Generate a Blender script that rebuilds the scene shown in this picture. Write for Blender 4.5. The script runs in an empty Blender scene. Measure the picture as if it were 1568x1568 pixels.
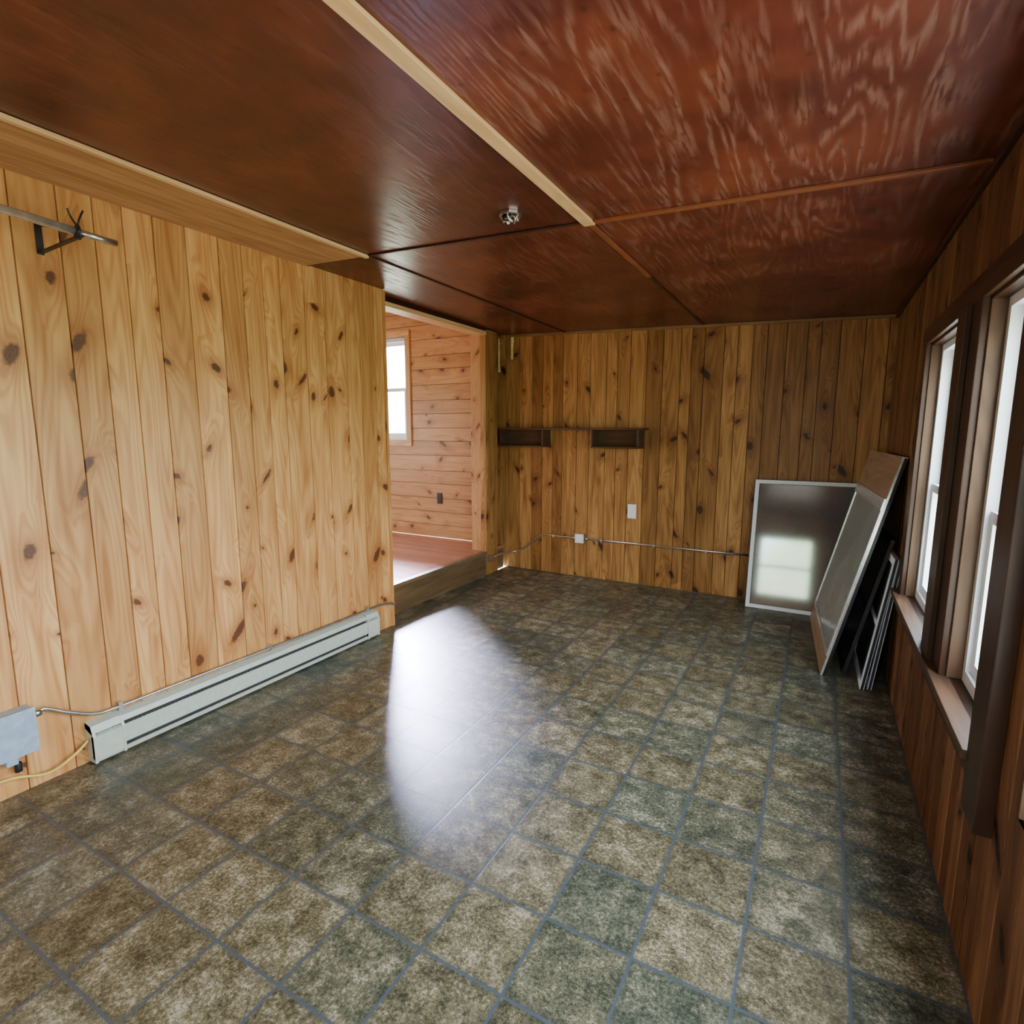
import bpy, math, random
from mathutils import Vector, Matrix
random.seed(7)
V3=Vector
# ---------------------------------------------------------------- node helpers
class NT:
    def __init__(s,name):
        s.mat=bpy.data.materials.new(name); s.mat.use_nodes=True
        s.t=s.mat.node_tree; s.b=s.t.nodes['Principled BSDF']
    def n(s,ty,**k):
        nd=s.t.nodes.new(ty)
        for a,b in k.items(): setattr(nd,a,b)
        return nd
    def put(s,sock,v):
        if isinstance(v,bpy.types.NodeSocket): s.t.links.new(v,sock)
        elif v is not None: sock.default_value=v
    def M(s,op,a,b=None,c=None,clamp=False):
        nd=s.n('ShaderNodeMath',operation=op); nd.use_clamp=clamp
        for i,v in enumerate((a,b,c)):
            if v is not None: s.put(nd.inputs[i],v)
        return nd.outputs[0]
    def xyz(s,x,y,z=0.):
        nd=s.n('ShaderNodeCombineXYZ')
        for i,v in enumerate((x,y,z)): s.put(nd.inputs[i],v)
        return nd.outputs[0]
    def sep(s,v):
        nd=s.n('ShaderNodeSeparateXYZ'); s.put(nd.inputs[0],v); return nd.outputs
    def noise(s,vec,scale=1.,detail=3.,rough=.5,dist=0.):
        nd=s.n('ShaderNodeTexNoise'); s.put(nd.inputs['Vector'],vec)
        nd.inputs['Scale'].default_value=scale; nd.inputs['Detail'].default_value=detail
        nd.inputs['Roughness'].default_value=rough; nd.inputs['Distortion'].default_value=dist
        return nd.outputs[0]
    def ramp(s,f,stops):
        nd=s.n('ShaderNodeValToRGB'); s.put(nd.inputs[0],f); e=nd.color_ramp.elements
        while len(e)<len(stops): e.new(.5)
        for q,(p,c) in zip(e,stops):
            q.position=p; q.color=(*c,1)
        return nd.outputs[0]
    def mix(s,f,a,b,mode='MIX'):
        nd=s.n('ShaderNodeMix',data_type='RGBA',blend_type=mode)
        s.put(nd.inputs[0],f)
        for i,v in ((6,a),(7,b)):
            if isinstance(v,tuple): v=(*v,1)
            s.put(nd.inputs[i],v)
        return nd.outputs[2]
    def mr(s,v,a,b,c=0.,d=1.,smooth=True):
        nd=s.n('ShaderNodeMapRange',interpolation_type='SMOOTHSTEP' if smooth else 'LINEAR')
        for i,q in enumerate((v,a,b,c,d)): s.put(nd.inputs[i],q)
        return nd.outputs[0]
    def bump(s,h,st=.2,dist=.002):
        nd=s.n('ShaderNodeBump'); nd.inputs['Strength'].default_value=st; nd.inputs['Distance'].default_value=dist
        s.put(nd.inputs['Height'],h); s.t.links.new(nd.outputs[0],s.b.inputs['Normal'])
    def uv(s): return s.sep(s.n('ShaderNodeUVMap').outputs[0])
    def rnd(s): return s.n('ShaderNodeAttribute',attribute_name='rnd').outputs['Fac']

def pine(name,light,dark,knot,rough=.42,spec=.4,var=.3,knots=True):
    g=NT(name); u,v,_=g.uv(); r0=g.rnd()
    z=g.M('MULTIPLY',r0,37.)
    if knots:
        p=g.xyz(g.M('MULTIPLY',u,5.2),g.M('MULTIPLY',v,2.5))
        vo=g.n('ShaderNodeTexVoronoi',voronoi_dimensions='2D'); g.put(vo.inputs['Vector'],p); vo.inputs['Scale'].default_value=1.
        vo.inputs['Randomness'].default_value=.9
        P=g.sep(vo.outputs['Position']); pc=g.sep(p); rc=g.sep(vo.outputs['Color'])
        du=g.M('DIVIDE',g.M('SUBTRACT',pc[0],P[0]),5.2); dv=g.M('DIVIDE',g.M('SUBTRACT',pc[1],P[1]),2.5)
        du=g.M('ADD',du,g.M('MULTIPLY',dv,g.M('MULTIPLY',g.M('SUBTRACT',rc[2],.5),1.5)))
        dv2=g.M('MULTIPLY',dv,g.M('ADD',.4,g.M('MULTIPLY',rc[2],.7)))
        r=g.M('SQRT',g.M('ADD',g.M('MULTIPLY',du,du),g.M('MULTIPLY',dv2,dv2)))
        wob=g.noise(g.xyz(u,v,r0),50,1)
        r=g.M('ADD',r,g.M('MULTIPLY',g.M('SUBTRACT',wob,.5),.018))
        R=g.M('ADD',.009,g.M('MULTIPLY',g.M('POWER',rc[0],1.4),.028))
        on=g.M('GREATER_THAN',rc[1],.38)
        km=g.M('MULTIPLY',g.M('SUBTRACT',1.,g.mr(r,g.M('MULTIPLY',R,.55),R)),on)
        q=g.M('DIVIDE',r,g.M('MULTIPLY',R,2.2))
        halo=g.M('MULTIPLY',g.M('EXPONENT',g.M('MULTIPLY',g.M('MULTIPLY',q,q),-1.)),on)
        qv=g.M('DIVIDE',dv,.15); qu=g.M('DIVIDE',du,.035)
        flow=g.M('MULTIPLY',g.M('EXPONENT',g.M('MULTIPLY',g.M('ADD',g.M('MULTIPLY',qv,qv),g.M('MULTIPLY',qu,qu)),-1.)),on)
        u2=g.M('SUBTRACT',u,g.M('MULTIPLY',g.M('MULTIPLY',du,flow),.85))
    else: u2=u
    low=g.noise(g.xyz(g.M('MULTIPLY',u2,7.5),g.M('MULTIPLY',v,.55),z),1,1,.45)
    if knots: low=g.M('ADD',low,g.M('MULTIPLY',flow,.16))
    ring=g.M('ADD',.5,g.M('MULTIPLY',g.M('SINE',g.M('MULTIPLY',low,80.)),.5))
    ring=g.M('POWER',ring,1.6)
    gr=g.noise(g.xyz(g.M('MULTIPLY',u2,20.),g.M('MULTIPLY',v,1.6),z),1,3)
    fine=g.noise(g.xyz(g.M('MULTIPLY',u2,190.),g.M('MULTIPLY',v,5.),z),1,1)
    f=g.M('ADD',g.M('ADD',g.M('MULTIPLY',ring,.22),g.M('MULTIPLY',gr,1.0)),g.M('MULTIPLY',fine,.18))
    mid=tuple((a+b)/2 for a,b in zip(light,dark))
    col=g.ramp(f,[(.38,light),(.68,mid),(1.,dark)])
    br=g.M('ADD',1-var/2,g.M('MULTIPLY',r0,var))
    col=g.mix(1.,col,g.xyz(br,g.M('POWER',br,1.2),g.M('POWER',br,1.5)),'MULTIPLY')
    if knots:
        red=tuple(a*b for a,b in zip(dark,(.72,.55,.42)))
        col=g.mix(g.M('MULTIPLY',halo,.7),col,red)
        kr=g.M('ADD',.5,g.M('MULTIPLY',g.M('SINE',g.M('MULTIPLY',r,900.)),.5))
        kc=g.mix(g.M('MULTIPLY',kr,.6),knot,tuple(k*2.6 for k in knot))
        col=g.mix(g.M('MULTIPLY',km,.93),col,kc)
    g.put(g.b.inputs['Base Color'],col)
    g.put(g.b.inputs['Roughness'],g.mr(fine,0,1,rough-.07,rough+.12,False))
    g.b.inputs['Specular IOR Level'].default_value=spec
    return g.mat

def plywood(name):
    g=NT(name); u,v,_=g.uv(); r0=g.rnd(); z=g.M('MULTIPLY',r0,41.)
    low=g.noise(g.xyz(g.M('MULTIPLY',u,4.2),g.M('MULTIPLY',v,.55),z),1,2,.5,.2)
    ring=g.M('ADD',.5,g.M('MULTIPLY',g.M('SINE',g.M('MULTIPLY',low,90.)),.5))
    tear=g.noise(g.xyz(g.M('MULTIPLY',u,75.),g.M('MULTIPLY',v,9.),z),1,2)
    rg=g.M('MULTIPLY',g.M('POWER',ring,1.5),g.mr(tear,.35,.62))
    patch=g.noise(g.xyz(u,v,z),1.6,2)
    blot=g.noise(g.xyz(u,v,z),7.,2)
    base=g.ramp(g.M('ADD',g.M('MULTIPLY',patch,.6),g.M('MULTIPLY',blot,.4)),[(.32,(.060,.012,.008)),(.5,(.118,.025,.014)),(.68,(.20,.048,.022))])
    br=g.M('ADD',.75,g.M('MULTIPLY',r0,.25))
    base=g.mix(1.,base,g.xyz(br,br,br),'MULTIPLY')
    amt=g.mr(patch,.38,.6,.15,.8)
    col=g.mix(g.M('MULTIPLY',rg,g.M('MULTIPLY',amt,g.mr(r0,.3,.9,.15,.7))),base,(.32,.17,.12))  # grain streaks lightened, pale window sheen painted into the colour
    dots=g.n('ShaderNodeTexVoronoi',voronoi_dimensions='2D'); g.put(dots.inputs['Vector'],g.xyz(g.M('MULTIPLY',u,1.2),g.M('MULTIPLY',v,.9))); dots.inputs['Scale'].default_value=6
    dm=g.mr(dots.outputs['Distance'],.03,.08,1,0)
    col=g.mix(g.M('MULTIPLY',dm,.4),col,(.03,.008,.005))
    g.put(g.b.inputs['Base Color'],col)
    g.put(g.b.inputs['Roughness'],g.M('ADD',.24,g.M('MULTIPLY',g.M('ADD',rg,blot),.12)))
    g.b.inputs['Specular IOR Level'].default_value=.42
    g.bump(g.M('ADD',g.M('MULTIPLY',rg,1.),g.M('MULTIPLY',tear,.8)),.25,.0015)
    return g.mat

def tiles(name):
    g=NT(name); pos=g.n('ShaderNodeNewGeometry').outputs['Position']; x,y,_=g.sep(pos)
    a=g.M('DIVIDE',g.M('SUBTRACT',x,.18-.282*40),.282); b=g.M('DIVIDE',g.M('SUBTRACT',y,1.42-.283*40),.283)
    ca=g.M('FLOOR',a); cb=g.M('FLOOR',b); fa=g.M('FRACT',a); fb=g.M('FRACT',b)
    e=g.M('MINIMUM',g.M('MINIMUM',fa,g.M('SUBTRACT',1.,fa)),g.M('MINIMUM',fb,g.M('SUBTRACT',1.,fb)))
    wn=g.n('ShaderNodeTexWhiteNoise',noise_dimensions='2D'); g.put(wn.inputs['Vector'],g.xyz(ca,cb))
    r=wn.outputs['Value']; rc=g.sep(wn.outputs['Color'])
    pz=g.xyz(x,y,g.M('MULTIPLY',r,60.))
    n1=g.noise(pz,13,3,.6,.3); n2=g.noise(pz,85,3,.85)
    e2=g.M('ADD',e,g.M('MULTIPLY',g.M('SUBTRACT',n2,.5),.01))
    grout=g.mr(e2,.012,.021,1,0)
    f=g.M('ADD',g.M('ADD',g.M('MULTIPLY',n1,.42),g.M('MULTIPLY',n2,.62)),g.M('MULTIPLY',g.M('SUBTRACT',rc[1],.5),.07))
    colA=g.ramp(f,[(.40,(.026,.034,.023)),(.50,(.072,.082,.054)),(.57,(.125,.130,.088)),(.68,(.33,.33,.25))])
    colB=g.ramp(f,[(.40,(.030,.029,.017)),(.50,(.102,.092,.050)),(.57,(.165,.148,.088)),(.68,(.37,.34,.24))])
    col=g.mix(g.mr(g.M('ADD',g.M('MULTIPLY',rc[0],.75),g.M('MULTIPLY',n1,.5)),.3,.8),colA,colB)
    edge=g.mr(e,.015,.09,.4,0); col=g.mix(edge,col,(.040,.048,.038))
    col=g.mix(g.M('MULTIPLY',grout,.9),col,(.058,.078,.095))
    g.put(g.b.inputs['Base Color'],col)
    g.put(g.b.inputs['Roughness'],g.M('ADD',.30,g.M('MULTIPLY',n2,.16)))
    g.b.inputs['Specular IOR Level'].default_value=.6
    g.bump(g.M('ADD',g.M('MULTIPLY',grout,-1.),g.M('MULTIPLY',n2,.5)),.25,.0015)
    return g.mat

def plain(name,col,rough=.5,metal=0.,spec=.5,nz=.12,scale=30.):
    g=NT(name); co=g.n('ShaderNodeTexCoord').outputs['Object']
    n=g.noise(co,scale,1)
    lo=tuple(c*(1-nz) for c in col); hi=tuple(min(1,c*(1+nz)) for c in col)
    g.put(g.b.inputs['Base Color'],g.ramp(n,[(.3,lo),(.7,hi)]))
    g.b.inputs['Roughness'].default_value=rough; g.b.inputs['Metallic'].default_value=metal
    g.b.inputs['Specular IOR Level'].default_value=spec
    return g.mat

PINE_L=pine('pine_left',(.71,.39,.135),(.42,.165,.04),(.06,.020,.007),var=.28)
PINE_B=pine('pine_back_shaded',(.41,.21,.062),(.18,.072,.016),(.018,.007,.003),var=.6,spec=.35)  # darker copy of the left pine, the back wall's shade put into its colour
PINE_R=pine('pine_right_shaded',(.21,.092,.034),(.085,.032,.011),(.008,.003,.0015),var=.6,spec=.2,rough=.5)  # same boards darker still, colour carries the shade on the window wall
PINE_N=pine('pine_adjoining',(.56,.31,.13),(.38,.17,.06),(.07,.02,.008),var=.2)
RAW=pine('raw_pine_trim',(.66,.40,.19),(.42,.2,.07),(.1,.04,.015),knots=False)
RAWC=pine('ceiling_edge_board',(.62,.36,.17),(.38,.19,.075),(.1,.04,.015),knots=False,var=.1)
BATTEN=pine('batten_wood',(.82,.56,.28),(.60,.36,.15),(.1,.04,.015),knots=False,var=.1)
DARKW=pine('dark_stained_wood',(.060,.026,.012),(.025,.011,.006),(.02,.01,.005),knots=False,rough=.36,spec=.3)
ORW=pine('orange_stained_wood',(.27,.085,.03),(.14,.04,.016),(.02,.01,.005),knots=False,rough=.35)
BTRIM=pine('wall_top_trim',(.30,.17,.06),(.16,.08,.03),(.02,.01,.005),knots=False,rough=.4)
SHELFW=pine('shelf_wood',(.085,.042,.018),(.04,.02,.010),(.02,.01,.005),knots=False,rough=.35)
FLOORW=pine('polished_floorboards',(.46,.17,.10),(.32,.11,.06),(.1,.03,.02),knots=False,rough=.2,var=.3)
RISER=pine('riser_wood',(.17,.11,.05),(.09,.055,.023),(.02,.01,.005),knots=False)
PLY=plywood('stained_plywood'); TILE=tiles('vinyl_tile')
WHITE=plain('white_vinyl',(.74,.79,.84),.35,nz=.03)
HEAT=plain('heater_enamel',(.50,.54,.45),.35,nz=.05)
BLACK=plain('black_metal',(.012,.012,.012),.4)
SLOT=plain('heater_slot',(.03,.03,.028),.6)
GALV=plain('galvanized',(.62,.63,.62),.32,1.)
ALU=plain('aluminium',(.80,.81,.78),.3,.85)
SHEET=plain('sheet_panel',(.30,.34,.29),.14,.15,spec=.8,nz=.1,scale=4)
WEATH=pine('weathered_wood',(.34,.22,.13),(.20,.12,.065),(.1,.04,.02),knots=False)
JAMB=pine('window_jamb_wood',(.11,.062,.036),(.06,.032,.018),(.1,.04,.02),knots=False,spec=.2)
GREY=plain('screen_mesh',(.085,.098,.102),.06,0,1.,nz=.06); GREY.node_tree.nodes['Principled BSDF'].inputs['IOR'].default_value=1.8
DGREY=plain('dark_mesh',(.03,.032,.03),.3)
BLUE=plain('box_plastic',(.33,.44,.54),.4)
PLATE=plain('cover_plate',(.85,.85,.82),.35,nz=.02)
BLKP=plain('outlet_black',(.02,.02,.02),.4)
YEL=plain('yellow_cable',(.75,.55,.12),.4)
LEAK=plain('light_leak_strips',(.85,.7,.25),.8)  # bright yellow that stands in for light leaking through the corner gap
PLASTER=plain('adjoining_ceiling',(.6,.42,.28),.7)
def glassmat():
    g=NT('window_glass'); t=g.t; tr=g.n('ShaderNodeBsdfTransparent'); gl=g.n('ShaderNodeBsdfGlossy'); gl.inputs['Roughness'].default_value=.02
    mx=g.n('ShaderNodeMixShader'); mx.inputs[0].default_value=.07
    t.links.new(tr.outputs[0],mx.inputs[1]); t.links.new(gl.outputs[0],mx.inputs[2])
    t.links.new(mx.outputs[0],t.nodes['Material Output'].inputs[0]); return g.mat
GLASS=glassmat()

# ---------------------------------------------------------------- mesh builder
class B:
    def __init__(s): s.v=[];s.f=[];s.m=[];s.uv=[];s.r=[];s.mats=[];s.sm=[]
    def mi(s,mat):
        if mat not in s.mats: s.mats.append(mat)
        return s.mats.index(mat)
    def poly(s,pts,mat,uv=None,r=.5,smooth=False):
        i=len(s.v); s.v+= [tuple(p) for p in pts]; s.f.append(list(range(i,i+len(pts)))); s.m.append(s.mi(mat))
        s.uv.append(uv or [(0,0)]*len(pts)); s.r.append(r); s.sm.append(smooth)
    def obox(s,o,A,Bv,C,mat,r=None):
        o,A,Bv,C=V3(o),V3(A),V3(Bv),V3(C)
        if A.cross(Bv).dot(C)<0: A,Bv=Bv,A
        L=[A.length,Bv.length,C.length]; k=L.index(max(L)); ax=[A,Bv,C]
        r=random.random() if r is None else r; ou=random.random()*20; ov=random.random()*20
        for (a,b,c) in ((0,1,2),(1,2,0),(2,0,1)):
            for top in (0,1):
                base=o+(ax[c] if top else V3((0,0,0)))
                q=[base,base+ax[a],base+ax[a]+ax[b],base+ax[b]]
                la,lb=L[a],L[b]; w=[(0,0),(la,0),(la,lb),(0,lb)]
                if a==k: w=[(y,x) for x,y in w]
                w=[(x+ou,y+ov) for x,y in w]
                if not top: q.reverse(); w.reverse()
                s.poly(q,mat,w,r)
    def bx(s,x0,x1,y0,y1,z0,z1,mat,r=None): s.obox((x0,y0,z0),(x1-x0,0,0),(0,y1-y0,0),(0,0,z1-z0),mat,r)
    def prism(s,prof,axis0,axis1,mapf,mat):
        n=len(prof)
        for i in range(n):
            p,q=prof[i],prof[(i+1)%n]
            s.poly([mapf(*p,axis0),mapf(*q,axis0),mapf(*q,axis1),mapf(*p,axis1)],mat,[(0,0),(.05,0),(.05,1),(0,1)])
        s.poly([mapf(*p,axis0) for p in prof][::-1],mat); s.poly([mapf(*p,axis1) for p in prof],mat)
    def tube(s,pts,rad,mat,seg=12,sub=6):
        pts=[V3(p) for p in pts]
        if sub>1 and len(pts)>2:
            P=[pts[0]]+pts+[pts[-1]]; out=[]
            for i in range(1,len(P)-2):
                for j in range(sub):
                    t=j/sub; a,b,c,d=P[i-1:i+3]
                    out.append(.5*((2*b)+(c-a)*t+(2*a-5*b+4*c-d)*t*t+(3*b-a-3*c+d)*t**3))
            out.append(pts[-1]); pts=out
        rings=[]; prev=None
        for i,p in enumerate(pts):
            d=(pts[min(i+1,len(pts)-1)]-pts[max(i-1,0)]).normalized()
            if prev is None: n=d.orthogonal().normalized()
            else: n=(prev-d*prev.dot(d)).normalized()
            prev=n; b=d.cross(n)
            rings.append([p+(n*math.cos(2*math.pi*k/seg)+b*math.sin(2*math.pi*k/seg))*rad for k in range(seg)])
        for i in range(len(rings)-1):
            for k in range(seg):
                k2=(k+1)%seg
                s.poly([rings[i][k],rings[i][k2],rings[i+1][k2],rings[i+1][k]],mat,smooth=True)
        s.poly(rings[0][::-1],mat); s.poly(rings[-1],mat)
    def make(s,name,bevel=0,parent=None):
        me=bpy.data.meshes.new(name); me.from_pydata(s.v,[],s.f)
        for m in s.mats: me.materials.append(m)
        ul=me.uv_layers.new(name='UVMap')
        at=me.attributes.new('rnd','FLOAT','FACE')
        for p in me.polygons:
            p.material_index=s.m[p.index]; p.use_smooth=s.sm[p.index]; at.data[p.index].value=s.r[p.index]
            for j,l in enumerate(p.loop_indices): ul.data[l].uv=s.uv[p.index][j]
        ob=bpy.data.objects.new(name,me); bpy.context.scene.collection.objects.link(ob)
        mn=V3([min(v[i] for v in s.v) for i in range(3)]); mx=V3([max(v[i] for v in s.v) for i in range(3)])
        c=(mn+mx)/2; me.transform(Matrix.Translation(-c)); ob.location=c
        if any(s.sm) or bevel:
            import bmesh
            bm=bmesh.new(); bm.from_mesh(me); bmesh.ops.remove_doubles(bm,verts=bm.verts,dist=1e-5); bm.to_mesh(me); bm.free()
        if bevel:
            md=ob.modifiers.new('bevel','BEVEL'); md.width=bevel; md.segments=2; md.limit_method='ANGLE'
        if parent: ob.parent=parent
        return ob

def wall(name,o,U,Vv,N,W,H,holes,thick,mat,pw=(.13,.18),horizontal=False,back=None,seed=1,gap=.0035):
    rr=random.Random(seed); b=B(); o,U,Vv,N=V3(o),V3(U),V3(Vv),V3(N)
    def P(u,v,n): return o+U*u+Vv*v+N*n
    A,Bq=(H,W) if horizontal else (W,H)
    hs=[(h[2],h[3],h[0],h[1]) if horizontal else h for h in holes]
    def PP(a,c,n): return P(c,a,n) if horizontal else P(a,c,n)
    def cells(a,bb):
        cuts=sorted({a,bb}|{x for h in hs for x in h[:2] if a<x<bb})
        for i in range(len(cuts)-1):
            x0,x1=cuts[i],cuts[i+1]; m=(x0+x1)/2; iv=[(0,Bq)]
            for h in hs:
                if h[0]<m<h[1]:
                    nv=[]
                    for (p,q) in iv:
                        if h[2]>p: nv.append((p,min(q,h[2])))
                        if h[3]<q: nv.append((max(p,h[3]),q))
                    iv=nv
            for (p,q) in iv:
                if q-p>1e-4: yield x0,x1,p,q
    for x0,x1,p,q in cells(0,A):
        b.obox(PP(x0,p,-thick),PP(x1,p,-thick)-PP(x0,p,-thick),PP(x0,q,-thick)-PP(x0,p,-thick),N*(thick-.008),back or DARKW,.1)
    a=0
    while a<A-.001:
        w=rr.uniform(*pw); bb=min(A,a+w)
        if A-bb<.04: bb=A
        r=rr.random(); ou=rr.random()*40; ov=rr.random()*40
        for x0,x1,p,q in cells(a,bb):
            g0=gap if x0==a else 0; g1=gap if x1==bb else 0; k=gap*.3
            def face(ptsn):
                b.poly([PP(x,y,n) for x,y,n in ptsn],mat,[(x-a+ou,y+ov) for x,y,n in ptsn],r)
            face([(x0+g0,p,0),(x1-g1,p,0),(x1-g1,q,0),(x0+g0,q,0)])
            if g0: face([(x0+k,p,-.008),(x0+g0,p,0),(x0+g0,q,0),(x0+k,q,-.008)])
            if g1: face([(x1-g1,p,0),(x1-k,p,-.008),(x1-k,q,-.008),(x1-g1,q,0)])
        a=bb
    return b.make(name)

# ---------------------------------------------------------------- dimensions
XR,XL,YB=.4626,-2.916,5.4285; YN=-1.3
C=lambda x:2.4843-.035*x
XA=-6.3; ZF=.26; YA=5.37; YS=2.565; XB=-1.022; XO=-3.08
fl=B(); fl.bx(-3.09,XR+.15,YN-.15,YB+.12,-.12,0,TILE); fl.make('floor')
wall('wall_left',(XL,YN,0),(0,1,0),(0,0,1),(1,0,0),3.249-YN,2.66,[],.145,PINE_L,pw=(.115,.185),seed=3,gap=.003)
b=B(); b.bx(-3.066,XL+.012,3.245,3.27,0,2.58,PINE_L,.3); b.make('trim_1')
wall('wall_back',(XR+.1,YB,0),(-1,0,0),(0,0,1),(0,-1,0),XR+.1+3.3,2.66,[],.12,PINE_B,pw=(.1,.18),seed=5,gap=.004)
W1=(2.86,3.62,.66,2.0); W2=(1.88,2.46,.66,2.0); W3=(.2,1.6,.66,2.1)  # W3 is an unseen opening added to let in more daylight
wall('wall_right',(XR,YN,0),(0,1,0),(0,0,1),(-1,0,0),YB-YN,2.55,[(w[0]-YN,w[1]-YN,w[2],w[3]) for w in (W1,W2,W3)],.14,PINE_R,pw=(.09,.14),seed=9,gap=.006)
WR=(-.98,.06,.8,2.08)
wall('wall_rear',(-3.06,YN,0),(1,0,0),(0,0,1),(0,1,0),3.06+XR+.1,2.66,[(w[0]+3.06,w[1]+3.06,w[2],w[3]) for w in (WR,)],.14,PINE_L,seed=12)
b=B()
def slab(x0,x1,y0,y1,dz,r,mat=PLY,th=.12):
    o=V3((x0,y0,C(x0)+dz)); b.obox(o,(x1-x0,0,C(x1)-C(x0)),(0,y1-y0,0),(0,0,th),mat,r)
XE=XR+.14
slab(-3.2,-2.4,YN-.14,YS,0,.45); slab(-2.4,XB,YN-.14,YS,0.002,.3); slab(XB,XE,YN-.14,YS,0,.95)
slab(-3.3,-2.4,YS,YB+.12,.001,.35); slab(-2.4,XB,YS,YB+.12,0,.5); slab(XB,XE,YS,YB+.12,.002,.62)
b.bx(-3.3,XE,YN-.14,YB+.12,2.74,2.8,PLASTER)
b.make('ceiling')
tn=[1]
def cstrip(x0,x1,y0,y1,th,mat,bev=.002):
    tn[0]+=1; q=B(); q.obox((x0,y0,C(x0)-th),(x1-x0,0,C(x1)-C(x0)),(0,y1-y0,0),(0,0,th),mat,.5); return q.make('trim_%d'%tn[0],bev)
cstrip(XB-.03,XB+.025,YN,YS+.02,.014,BATTEN)
cstrip(XL,-2.42,YN,YS-.01,.008,RAWC)
cstrip(-2.42,-2.39,YN,YS,.016,BATTEN)
cstrip(XB+.03,XR-.02,YS-.015,YS+.015,.012,ORW)
cstrip(-3.0,XB-.03,YS-.011,YS+.011,.006,DARKW)
cstrip(XB-.014,XB+.014,YS+.02,3.6,.010,ORW)
cstrip(XB-.011,XB+.011,3.6,YB,.006,DARKW)
cstrip(-2.41,-2.385,YS,YB,.008,DARKW)
cstrip(-3.04,XR,YB-.02,YB,.025,BTRIM)
cstrip(XR-.02,XR,YN,YB,.03,DARKW)
q=B(); q.bx(-3.2,XO,3.27,4.96,2.56,2.62,DARKW); q.bx(-3.21,XO+.012,3.27,4.96,2.525,2.56,BATTEN,.6); q.make('trim_header')
q=B()
for i,(y0,y1) in enumerate(((4.96,5.04),(5.043,5.125),(5.128,5.2))): q.bx(-3.15,XO+.004*(i==1),y0,y1,0,2.585,PINE_B,.75-.2*i)
q.bx(-3.27,-3.15,4.965,5.2,ZF,2.585,PINE_N,.4); q.make('wall_stub',.003)
q=B(); q.bx(-3.4,-3.28,5.2,YB+.1,0,2.62,PINE_B,.2); q.make('wall_recess')
q=B(); q.bx(-3.11,-3.082,3.2,4.96,0.001,ZF-.03,RISER,.4); q.bx(-3.13,-3.07,3.2,4.96,ZF-.03,ZF+.002,RISER,.9); q.make('trim_riser',.003)
# adjoining room
wall('wall_adjoining_back',(-3.27,YA,ZF),(-1,0,0),(0,0,1),(0,-1,0),-3.27-XA,2.75,[(1.2,2.35,1.18,2.42)],.12,PINE_N,pw=(.15,.19),horizontal=True,seed=21)
wall('wall_adjoining_left',(XA,1.2,ZF),(0,1,0),(0,0,1),(1,0,0),YA-1.2,2.75,[(1.2,2.8,.7,2.1)],.12,PINE_N,pw=(.15,.19),horizontal=True,seed=22)
wall('wall_adjoining_front',(XA,1.2,ZF),(1,0,0),(0,0,1),(0,1,0),-3.06-XA,2.75,[],.12,PINE_N,pw=(.15,.19),horizontal=True,seed=23)
q=B(); q.bx(-3.2,-3.07,1.2,3.25,ZF,3.0,PINE_N,.4); q.bx(-3.4,-3.2,3.25,YA+.1,2.62,3.0,PINE_N,.4); q.make('wall_adjoining_right')
q=B(); q.bx(XA-.1,-3.1,1.1,YA+.12,2.97,3.1,PLASTER); q.make('ceiling_adjoining')
q=B(); y=1.2
while y<YA:
    q.bx(XA,-3.11,y,min(y+.085,YA),ZF-.03,ZF,FLOORW); y+=.086
q.bx(XA,-3.11,1.2,YA,0,ZF-.03,RISER); q.make('floor_adjoining')
# ---------------------------------------------------------------- windows
def window(n,o,U,N,w,h,mid=.5,fw=.045):
    q=B(); o,U,N=V3(o),V3(U),V3(N); Z=V3((0,0,1))
    def bar(u0,u1,z0,z1,n0,n1,m=WHITE): q.obox(o+U*u0+Z*z0+N*n0,U*(u1-u0),Z*(z1-z0),N*(n1-n0),m)
    n0,n1,f=.045,.13,fw
    bar(0,f,0,h,n0,n1); bar(w-f,w,0,h,n0,n1); bar(f,w-f,0,f,n0,n1); bar(f,w-f,h-f,h,n0,n1)
    s=.04; m=h*mid
    for (z0,z1,n0) in ((fw,m+.02,.06),(m-.02,h-fw,.09)):
        bar(fw,fw+s,z0,z1,n0,n0+.028); bar(w-fw-s,w-fw,z0,z1,n0,n0+.028)
        bar(fw+s,w-fw-s,z0,z0+s,n0,n0+.028); bar(fw+s,w-fw-s,z1-s,z1,n0,n0+.028)
        q.poly([o+U*(fw+s)+Z*(z0+s)+N*(n0+.014),o+U*(w-fw-s)+Z*(z0+s)+N*(n0+.014),o+U*(w-fw-s)+Z*(z1-s)+N*(n0+.014),o+U*(fw+s)+Z*(z1-s)+N*(n0+.014)],GLASS)
    bar(w/2-.03,w/2+.03,m+.02,m+.035,.055,.085)
    q.make('window_%d'%n)
    L=bpy.data.lights.new('portal_%d'%n,'AREA'); L.shape='RECTANGLE'; L.cycles.is_portal=True
    a=N.to_track_quat('Z','Y').to_matrix().to_4x4()
    xa=V3((a[0][0],a[1][0],a[2][0])); 
    if abs(xa.dot(U))>.5: L.size,L.size_y=w,h
    else: L.size,L.size_y=h,w
    ob=bpy.data.objects.new('daylight_portal_%d'%n,L); bpy.context.scene.collection.objects.link(ob)
    ob.matrix_world=Matrix.Translation(o+U*w/2+Z*h/2+N*.16)@a
for i,w in enumerate((W1,W2,W3)): window(i+1,(XR,w[0],w[2]),(0,1,0),(1,0,0),w[1]-w[0],w[3]-w[2],mid=.45)
window(4,(WR[0],YN,WR[2]),(1,0,0),(0,-1,0),WR[1]-WR[0],WR[3]-WR[2])
window(5,(-3.27-2.35,YA,ZF+1.18),(1,0,0),(0,1,0),1.15,1.24)
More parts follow.
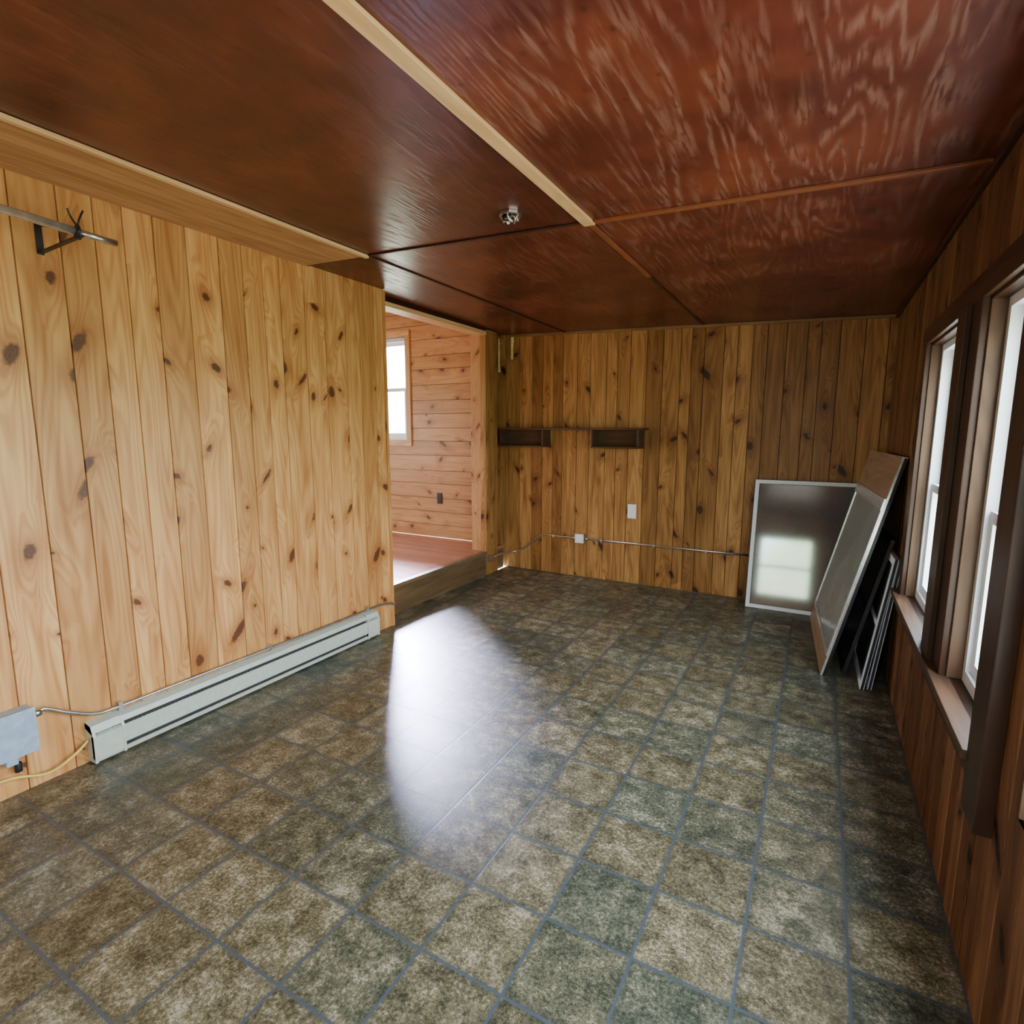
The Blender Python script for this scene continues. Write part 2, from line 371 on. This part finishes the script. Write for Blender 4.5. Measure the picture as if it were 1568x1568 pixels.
window(6,(XA,2.4,ZF+.7),(0,1,0),(-1,0,0),1.6,1.4)  # out of view, added to light the adjoining room
# casings right wall
q=B(); t=.022
q.bx(XR-t,XR,1.5,3.76,2.0,2.09,DARKW,.9)
q.bx(XR-t,XR,3.62,3.72,.66,2.0,DARKW,.5)
q.bx(XR-t,XR,2.46,2.86,.66,2.0,DARKW,.4); q.bx(XR-t-.018,XR-t,2.60,2.72,.66,2.0,DARKW,.7)
q.bx(XR-t-.02,XR,1.74,1.88,.5,2.0,DARKW,.3)
q.bx(XR-t-.03,XR+.045,1.885,3.76,.63,.66,JAMB,.5)
q.bx(XR-t,XR,1.885,3.74,.55,.63,DARKW,.5)
for w in (W1,W2,W3):
    q.bx(XR,XR+.05,w[0],w[0]+.012,w[2],w[3],DARKW,.5); q.bx(XR,XR+.05,w[1]-.012,w[1],w[2],w[3],JAMB,.5); q.bx(XR,XR+.05,w[0],w[1],w[3]-.012,w[3],DARKW,.5)
q.make('trim_window_casing',.002)
q=B(); x0,x1=-5.62,-4.47; z0,z1=ZF+1.18,ZF+2.42
q.bx(x0-.07,x1+.07,YA-.02,YA,z1,z1+.07,RAW); q.bx(x0-.07,x1+.07,YA-.02,YA,z0-.07,z0,RAW); q.bx(x1,x1+.07,YA-.02,YA,z0,z1,RAW); q.bx(x0-.07,x0,YA-.02,YA,z0,z1,RAW)
q.make('trim_adjoining_casing',.002)
# ---------------------------------------------------------------- heater
q=B(); y0,y1=1.13,3.03
mp=lambda d,z,t:V3((XL+d,t,z))
def pr(prof,a,c,m): q.prism(prof,a,c,mp,m)
pr([(0,.02),(.006,.02),(.006,.195),(0,.195)],y0,y1,HEAT)
pr([(.006,.195),(.006,.188),(.045,.178),(.056,.158),(.06,.16),(.049,.184),(.01,.195)],y0,y1,HEAT)
pr([(.006,.03),(.045,.03),(.045,.165),(.006,.165)],y0+.1,y1-.1,SLOT)
pr([(.056,.06),(.066,.055),(.068,.135),(.06,.142),(.056,.136)],y0,y1,HEAT)
pr([(.006,.012),(.062,.012),(.066,.03),(.06,.034),(.056,.02),(.006,.02)],y0,y1,HEAT)
for a,c in ((y0-.004,y0+.13),(y1-.12,y1+.004)):
    pr([(0,.01),(.069,.01),(.071,.14),(.052,.188),(0,.2)],a,a+.012,HEAT); pr([(0,.01),(.069,.01),(.071,.14),(.052,.188),(0,.2)],c-.012,c,HEAT)
    pr([(.05,.03),(.069,.03),(.069,.14),(.05,.146)],a,c,HEAT)
    pr([(.0,.17),(.052,.15),(.062,.155),(.05,.19),(0,.2)],a,c,HEAT)
k=y0+.14
while k<y1-.13: q.bx(XL+.012,XL+.05,k,k+.001,.05,.14,ALU); k+=.02
q.make('baseboard_heater')
q=B(); q.bx(XL+.001,XL+.075,.8,.925,.2,.385,BLUE); q.bx(XL+.075,XL+.08,.795,.93,.195,.39,BLUE); q.bx(XL+.01,XL+.06,.82,.86,.16,.2,BLUE)
q.tube([(XL+.045,.86,.16),(XL+.045,.86,.12)],.014,BLACK,sub=1); q.make('junction_box',.006)
q=B(); q.tube([(XL+.03,.955,.34),(XL+.03,.98,.345),(XL+.03,1.06,.29),(XL+.025,1.16,.235),(XL+.02,1.26,.222),(XL+.02,1.6,.22),(XL+.02,2.4,.215),(XL+.02,3.05,.215),(XL+.022,3.2,.2),(XL+.024,3.262,.18)],.0095,GALV)
for yy in (1.26,2.1,2.95): q.bx(XL+.001,XL+.032,yy,yy+.02,.205,.245,GALV)
q.tube([(XL+.035,.932,.34),(XL+.035,.96,.343)],.018,GALV,sub=1); q.make('electrical_conduit')
q=B(); q.tube([(XL+.03,.5,.08),(XL+.03,.8,.1),(XL+.05,.95,.06),(XL+.04,1.05,.08),(XL+.03,1.12,.12)],.006,YEL); q.make('yellow_cable')
# closet rod + bracket
q=B(); q.tube([(XL+.33,.2,2.355),(XL+.33,1.17,2.315)],.016,ALU,sub=1,seg=16); q.tube([(XL+.33,1.165,2.315),(XL+.33,1.30,2.31)],.013,GALV,sub=1,seg=16)
q.bx(XL+.001,XL+.006,1.155,1.18,2.28,2.41,BLACK); q.obox((XL,1.16,2.285),(.345,0,.012),(0,.018,0),(0,0,.006),BLACK)
q.obox((XL,1.16,2.395),(.32,0,-.08),(0,.018,0),(0,0,.006),BLACK)
q.tube([(XL+.33,1.155,2.292),(XL+.353,1.16,2.315),(XL+.33,1.165,2.34),(XL+.307,1.168,2.318),(XL+.33,1.17,2.292)],.006,BLACK)
q.tube([(XL+.33,1.165,2.335),(XL+.335,1.175,2.37),(XL+.33,1.19,2.40)],.0035,BLACK); q.tube([(XL+.33,1.165,2.335),(XL+.32,1.15,2.37),(XL+.325,1.14,2.395)],.0035,BLACK)
q.make('closet_rod')
# ---------------------------------------------------------------- shelf
q=B(); ys=YB-.2
q.bx(-3.08,-1.49,ys,YB-.001,1.565,1.585,SHELFW)
for a,c in ((-3.08,-2.55),(-2.02,-1.53)):
    q.bx(a,a+.018,ys+.01,YB-.001,1.40,1.565,SHELFW); q.bx(c-.018,c,ys+.01,YB-.001,1.40,1.565,SHELFW); q.bx(a,c,ys+.01,YB-.001,1.385,1.402,SHELFW)
    q.bx(a+.018,c-.018,YB-.012,YB-.002,1.402,1.565,SHELFW)
q.make('wall_shelf',.0015)
q=B(); q.bx(-1.675,-1.585,YB-.008,YB-.0005,.675,.82,PLATE); q.bx(-1.64,-1.62,YB-.014,YB-.008,.735,.76,PLATE); q.make('light_switch',.003)
q=B(); q.bx(-2.235,-2.125,YB-.045,YB-.001,.365,.475,GALV); q.bx(-2.225,-2.135,YB-.052,YB-.045,.375,.465,PLATE)
q.bx(-2.2,-2.16,YB-.056,YB-.052,.385,.415,PLATE); q.bx(-2.2,-2.16,YB-.056,YB-.052,.425,.455,PLATE); q.make('outlet_box',.003)
q=B(); q.tube([(-3.06,5.05,.19),(-3.06,5.22,.19),(-2.98,YB-.03,.19),(-2.86,YB-.02,.24),(-2.72,YB-.02,.36),(-2.60,YB-.02,.42),(-2.45,YB-.02,.42),(-2.24,YB-.02,.42)],.0095,GALV)
q.bx(-2.5,-2.48,YB-.034,YB-.001,.405,.435,GALV); q.tube([(-2.27,YB-.02,.42),(-2.238,YB-.02,.42)],.016,GALV,sub=1)
q.make('electrical_conduit')
q=B(); q.tube([(-2.12,YB-.02,.42),(-1.2,YB-.02,.42),(-.40,YB-.02,.42)],.0095,GALV,sub=1)
for xx in (-1.95,-1.4,-.9): q.bx(xx,xx+.02,YB-.034,YB-.001,.405,.435,GALV)
q.tube([(-2.122,YB-.02,.42),(-2.09,YB-.02,.42)],.016,GALV,sub=1)
q.make('electrical_conduit')
q=B(); q.bx(-3.078,-3.035,4.97,5.045,.15,.215,GALV); q.make('outlet_box',.003)
q=B(); q.bx(-4.03,-3.96,YA-.012,YA-.001,ZF+.42,ZF+.55,BLKP); q.bx(-4.015,-3.975,YA-.016,YA-.012,ZF+.44,ZF+.475,BLKP); q.bx(-4.015,-3.975,YA-.016,YA-.012,ZF+.495,ZF+.53,BLKP); q.make('wall_outlet',.002)
q=B(); zz=2.2
while zz<2.55: q.bx(-3.2,-3.185+random.uniform(0,.012),YB-.012,YB-.001,zz,zz+.04,LEAK); zz+=.04
zz=2.33
while zz<2.56: q.bx(-3.035,-3.015+random.uniform(0,.012),YB-.012,YB-.001,zz,zz+.035,LEAK); zz+=.035
q.make('light_leak_strips')  # yellow strips painted as light leaking in at the back corner
# ---------------------------------------------------------------- ceiling electrical box
q=B(); cx,cy=-1.31,2.33; cz=C(cx)
def ring(r,z): return [V3((cx+r*math.cos(a*math.pi/4+.39),cy+r*math.sin(a*math.pi/4+.39),z)) for a in range(8)]
r1,r2,r3=ring(.052,cz-.012),ring(.052,cz),ring(.04,cz-.012); r4=ring(.04,cz-.001)
for i in range(8):
    j=(i+1)%8; q.poly([r1[i],r1[j],r2[j],r2[i]],GALV); q.poly([r1[i],r3[i],r3[j],r1[j]],GALV); q.poly([r3[i],r4[i],r4[j],r3[j]],BLACK)
q.poly(r4,BLACK)
for k in range(7):
    a=k*.9; q.tube([(cx+.02*math.cos(a),cy+.02*math.sin(a),cz-.004),(cx+.035*math.cos(a+.5),cy+.035*math.sin(a+.5),cz-.03),(cx+.02*math.cos(a+1.2),cy+.02*math.sin(a+1.2),cz-.02-.004*k)],.004,(GALV,BLACK,PLATE)[k%3],seg=8)
q.bx(cx-.05,cx+.05,cy-.008,cy+.008,cz-.018,cz-.012,GALV)
q.make('ceiling_junction_box')
# ---------------------------------------------------------------- leaning panels
class Pan:
    def __init__(s,bl,br,tl):
        s.q=B(); s.o=V3(bl); s.W=(V3(br)-s.o).length; s.H=(V3(tl)-s.o).length
        s.U=(V3(br)-s.o).normalized(); s.T=(V3(tl)-s.o).normalized(); s.N=s.U.cross(s.T).normalized()
    def b(s,u0,u1,t0,t1,n0,n1,m): s.q.obox(s.o+s.U*u0+s.T*t0+s.N*n0,s.U*(u1-u0),s.T*(t1-t0),s.N*(n1-n0),m)
p=Pan((-.49,5.17,.004),(.36,5.17,.004),(-.49,5.385,1.125)); f=.032
W,H=p.W,p.H
p.b(0,W,0,f,-.022,0,WHITE);p.b(0,W,H-f,H,-.022,0,WHITE);p.b(0,f,f,H-f,-.022,0,WHITE);p.b(W-f,W,f,H-f,-.022,0,WHITE)
p.b(f,W-f,f,H-f,-.012,-.008,GREY)
p.b(-.006,0,0,H,-.022,-.004,BLACK);p.b(0,W,H,H+.006,-.022,-.004,BLACK)
p.b(f,W-f,f,f+.004,-.008,-.004,BLACK);p.b(f,f+.004,f,H-f,-.008,-.004,BLACK);p.b(f,W-f,H-f-.004,H-f,-.008,-.004,BLACK)
p.q.make('window_screen')
p=Pan((.02,5.12,.004),(.10,3.9,.004),(.345,5.20,1.40)); W,H=p.W,p.H
p.b(0,W,0,H,-.028,-.004,ORW)
p.b(.0,W,H*.0,H*.1,-.004,0,WEATH)
p.b(.0,W,H*.82,H,-.004,.004,WEATH)
p.b(0,W,H*.77,H*.82,-.004,.010,ALU)
p.b(.03,W-.03,H*.10,H*.77,-.004,.001,SHEET)
p.b(W-.03,W,H*.10,H*.77,-.004,.006,ALU); p.b(0,.03,H*.10,H*.77,-.004,.006,ALU); p.b(0,W,H*.09,H*.11,-.004,.006,ALU)
p.b(W,W+.006,0,H,-.03,-.008,BLACK); p.b(W,W+.008,0,H,-.012,0,ALU); p.b(0,W,H,H+.006,-.03,0,ALU)
p.q.make('storm_door')
def storm(bl,br,tl,ins,nm='storm_window'):
    p=Pan(bl,br,tl); W,H=p.W,p.H; f=.04
    for a in ((0,W,0,f),(0,W,H-f,H),(0,f,f,H-f),(W-f,W,f,H-f)): p.b(*a,-.022,0,ins[0])
    p.b(f,W-f,f,H-f,-.014,-.008,ins[1]); p.b(f,W-f,H*.5-.015,H*.5+.015,-.018,-.002,ins[0])
    p.b(W,W+.004,0,H,-.018,-.004,BLACK)
    p.q.make(nm)
storm((.30,4.42,.004),(.31,3.78,.004),(.41,4.44,.82),(WHITE,DGREY))
storm((.345,4.40,.004),(.35,3.80,.004),(.437,4.42,.80),(WHITE,DGREY))
storm((.20,4.55,.004),(.22,3.98,.004),(.395,4.57,.90),(BLACK,DGREY))
# ---------------------------------------------------------------- world
w=bpy.data.worlds.new('daylight'); bpy.context.scene.world=w; w.use_nodes=True; t=w.node_tree
def wm(op,a,b=None,c=None):
    nd=t.nodes.new('ShaderNodeMath'); nd.operation=op
    for i,v in enumerate((a,b,c)):
        if v is None: continue
        if isinstance(v,bpy.types.NodeSocket): t.links.new(v,nd.inputs[i])
        else: nd.inputs[i].default_value=v
    return nd.outputs[0]
def wmr(v,a,b,c,d):
    m=t.nodes.new('ShaderNodeMapRange'); m.interpolation_type='SMOOTHSTEP'; t.links.new(v,m.inputs[0])
    for i,q in enumerate((a,b,c,d)): m.inputs[i+1].default_value=q
    return m.outputs[0]
bg=t.nodes['Background']; tc=t.nodes.new('ShaderNodeTexCoord'); sp=t.nodes.new('ShaderNodeSeparateXYZ'); t.links.new(tc.outputs['Generated'],sp.inputs[0])
nz=t.nodes.new('ShaderNodeTexNoise'); nz.inputs['Scale'].default_value=9; nz.inputs['Detail'].default_value=5; t.links.new(tc.outputs['Generated'],nz.inputs['Vector'])
h=wm('MULTIPLY_ADD',nz.outputs[0],.6,sp.outputs[2])
trees=wmr(sp.outputs[1],-.9,-.6,.20,0.)   # a line of trees to the south
h=wm('SUBTRACT',h,trees)
cr=t.nodes.new('ShaderNodeValToRGB'); t.links.new(h,cr.inputs[0])
e=cr.color_ramp.elements; e[0].position=.08; e[0].color=(.32,.33,.27,1); e[1].position=.38; e[1].color=(.80,.89,1,1)
n=e.new(.24); n.color=(.38,.50,.34,1)
t.links.new(cr.outputs[0],bg.inputs[0]); bg.inputs[1].default_value=28
# hazy daylight coming from the north-west through the adjoining room's window
S=bpy.data.lights.new('hazy_sun','SUN'); S.energy=75; S.angle=math.radians(12); S.color=(.66,.68,1.)
so=bpy.data.objects.new('hazy_sun',S); bpy.context.scene.collection.objects.link(so)
so.matrix_world=V3((-2.55,2.47,2.05)).to_track_quat('Z','Y').to_matrix().to_4x4(); so.location=(-8,9,7)
# ---------------------------------------------------------------- camera
pch,yw,rl=.1455,.5085,.0015
F=V3((-math.sin(yw)*math.cos(pch),math.cos(yw)*math.cos(pch),-math.sin(pch))); R=V3((math.cos(yw),math.sin(yw),0)); U=R.cross(F)
R2=R*math.cos(rl)+U*math.sin(rl); U2=-R*math.sin(rl)+U*math.cos(rl)
cd=bpy.data.cameras.new('camera'); cam=bpy.data.objects.new('camera',cd); bpy.context.scene.collection.objects.link(cam)
m=Matrix((R2,U2,-F)).transposed().to_4x4(); m.translation=V3((0,0,1.55)); cam.matrix_world=m
cd.sensor_width=36; cd.lens=842.67*36/1568; cd.clip_start=.05
bpy.context.scene.camera=cam
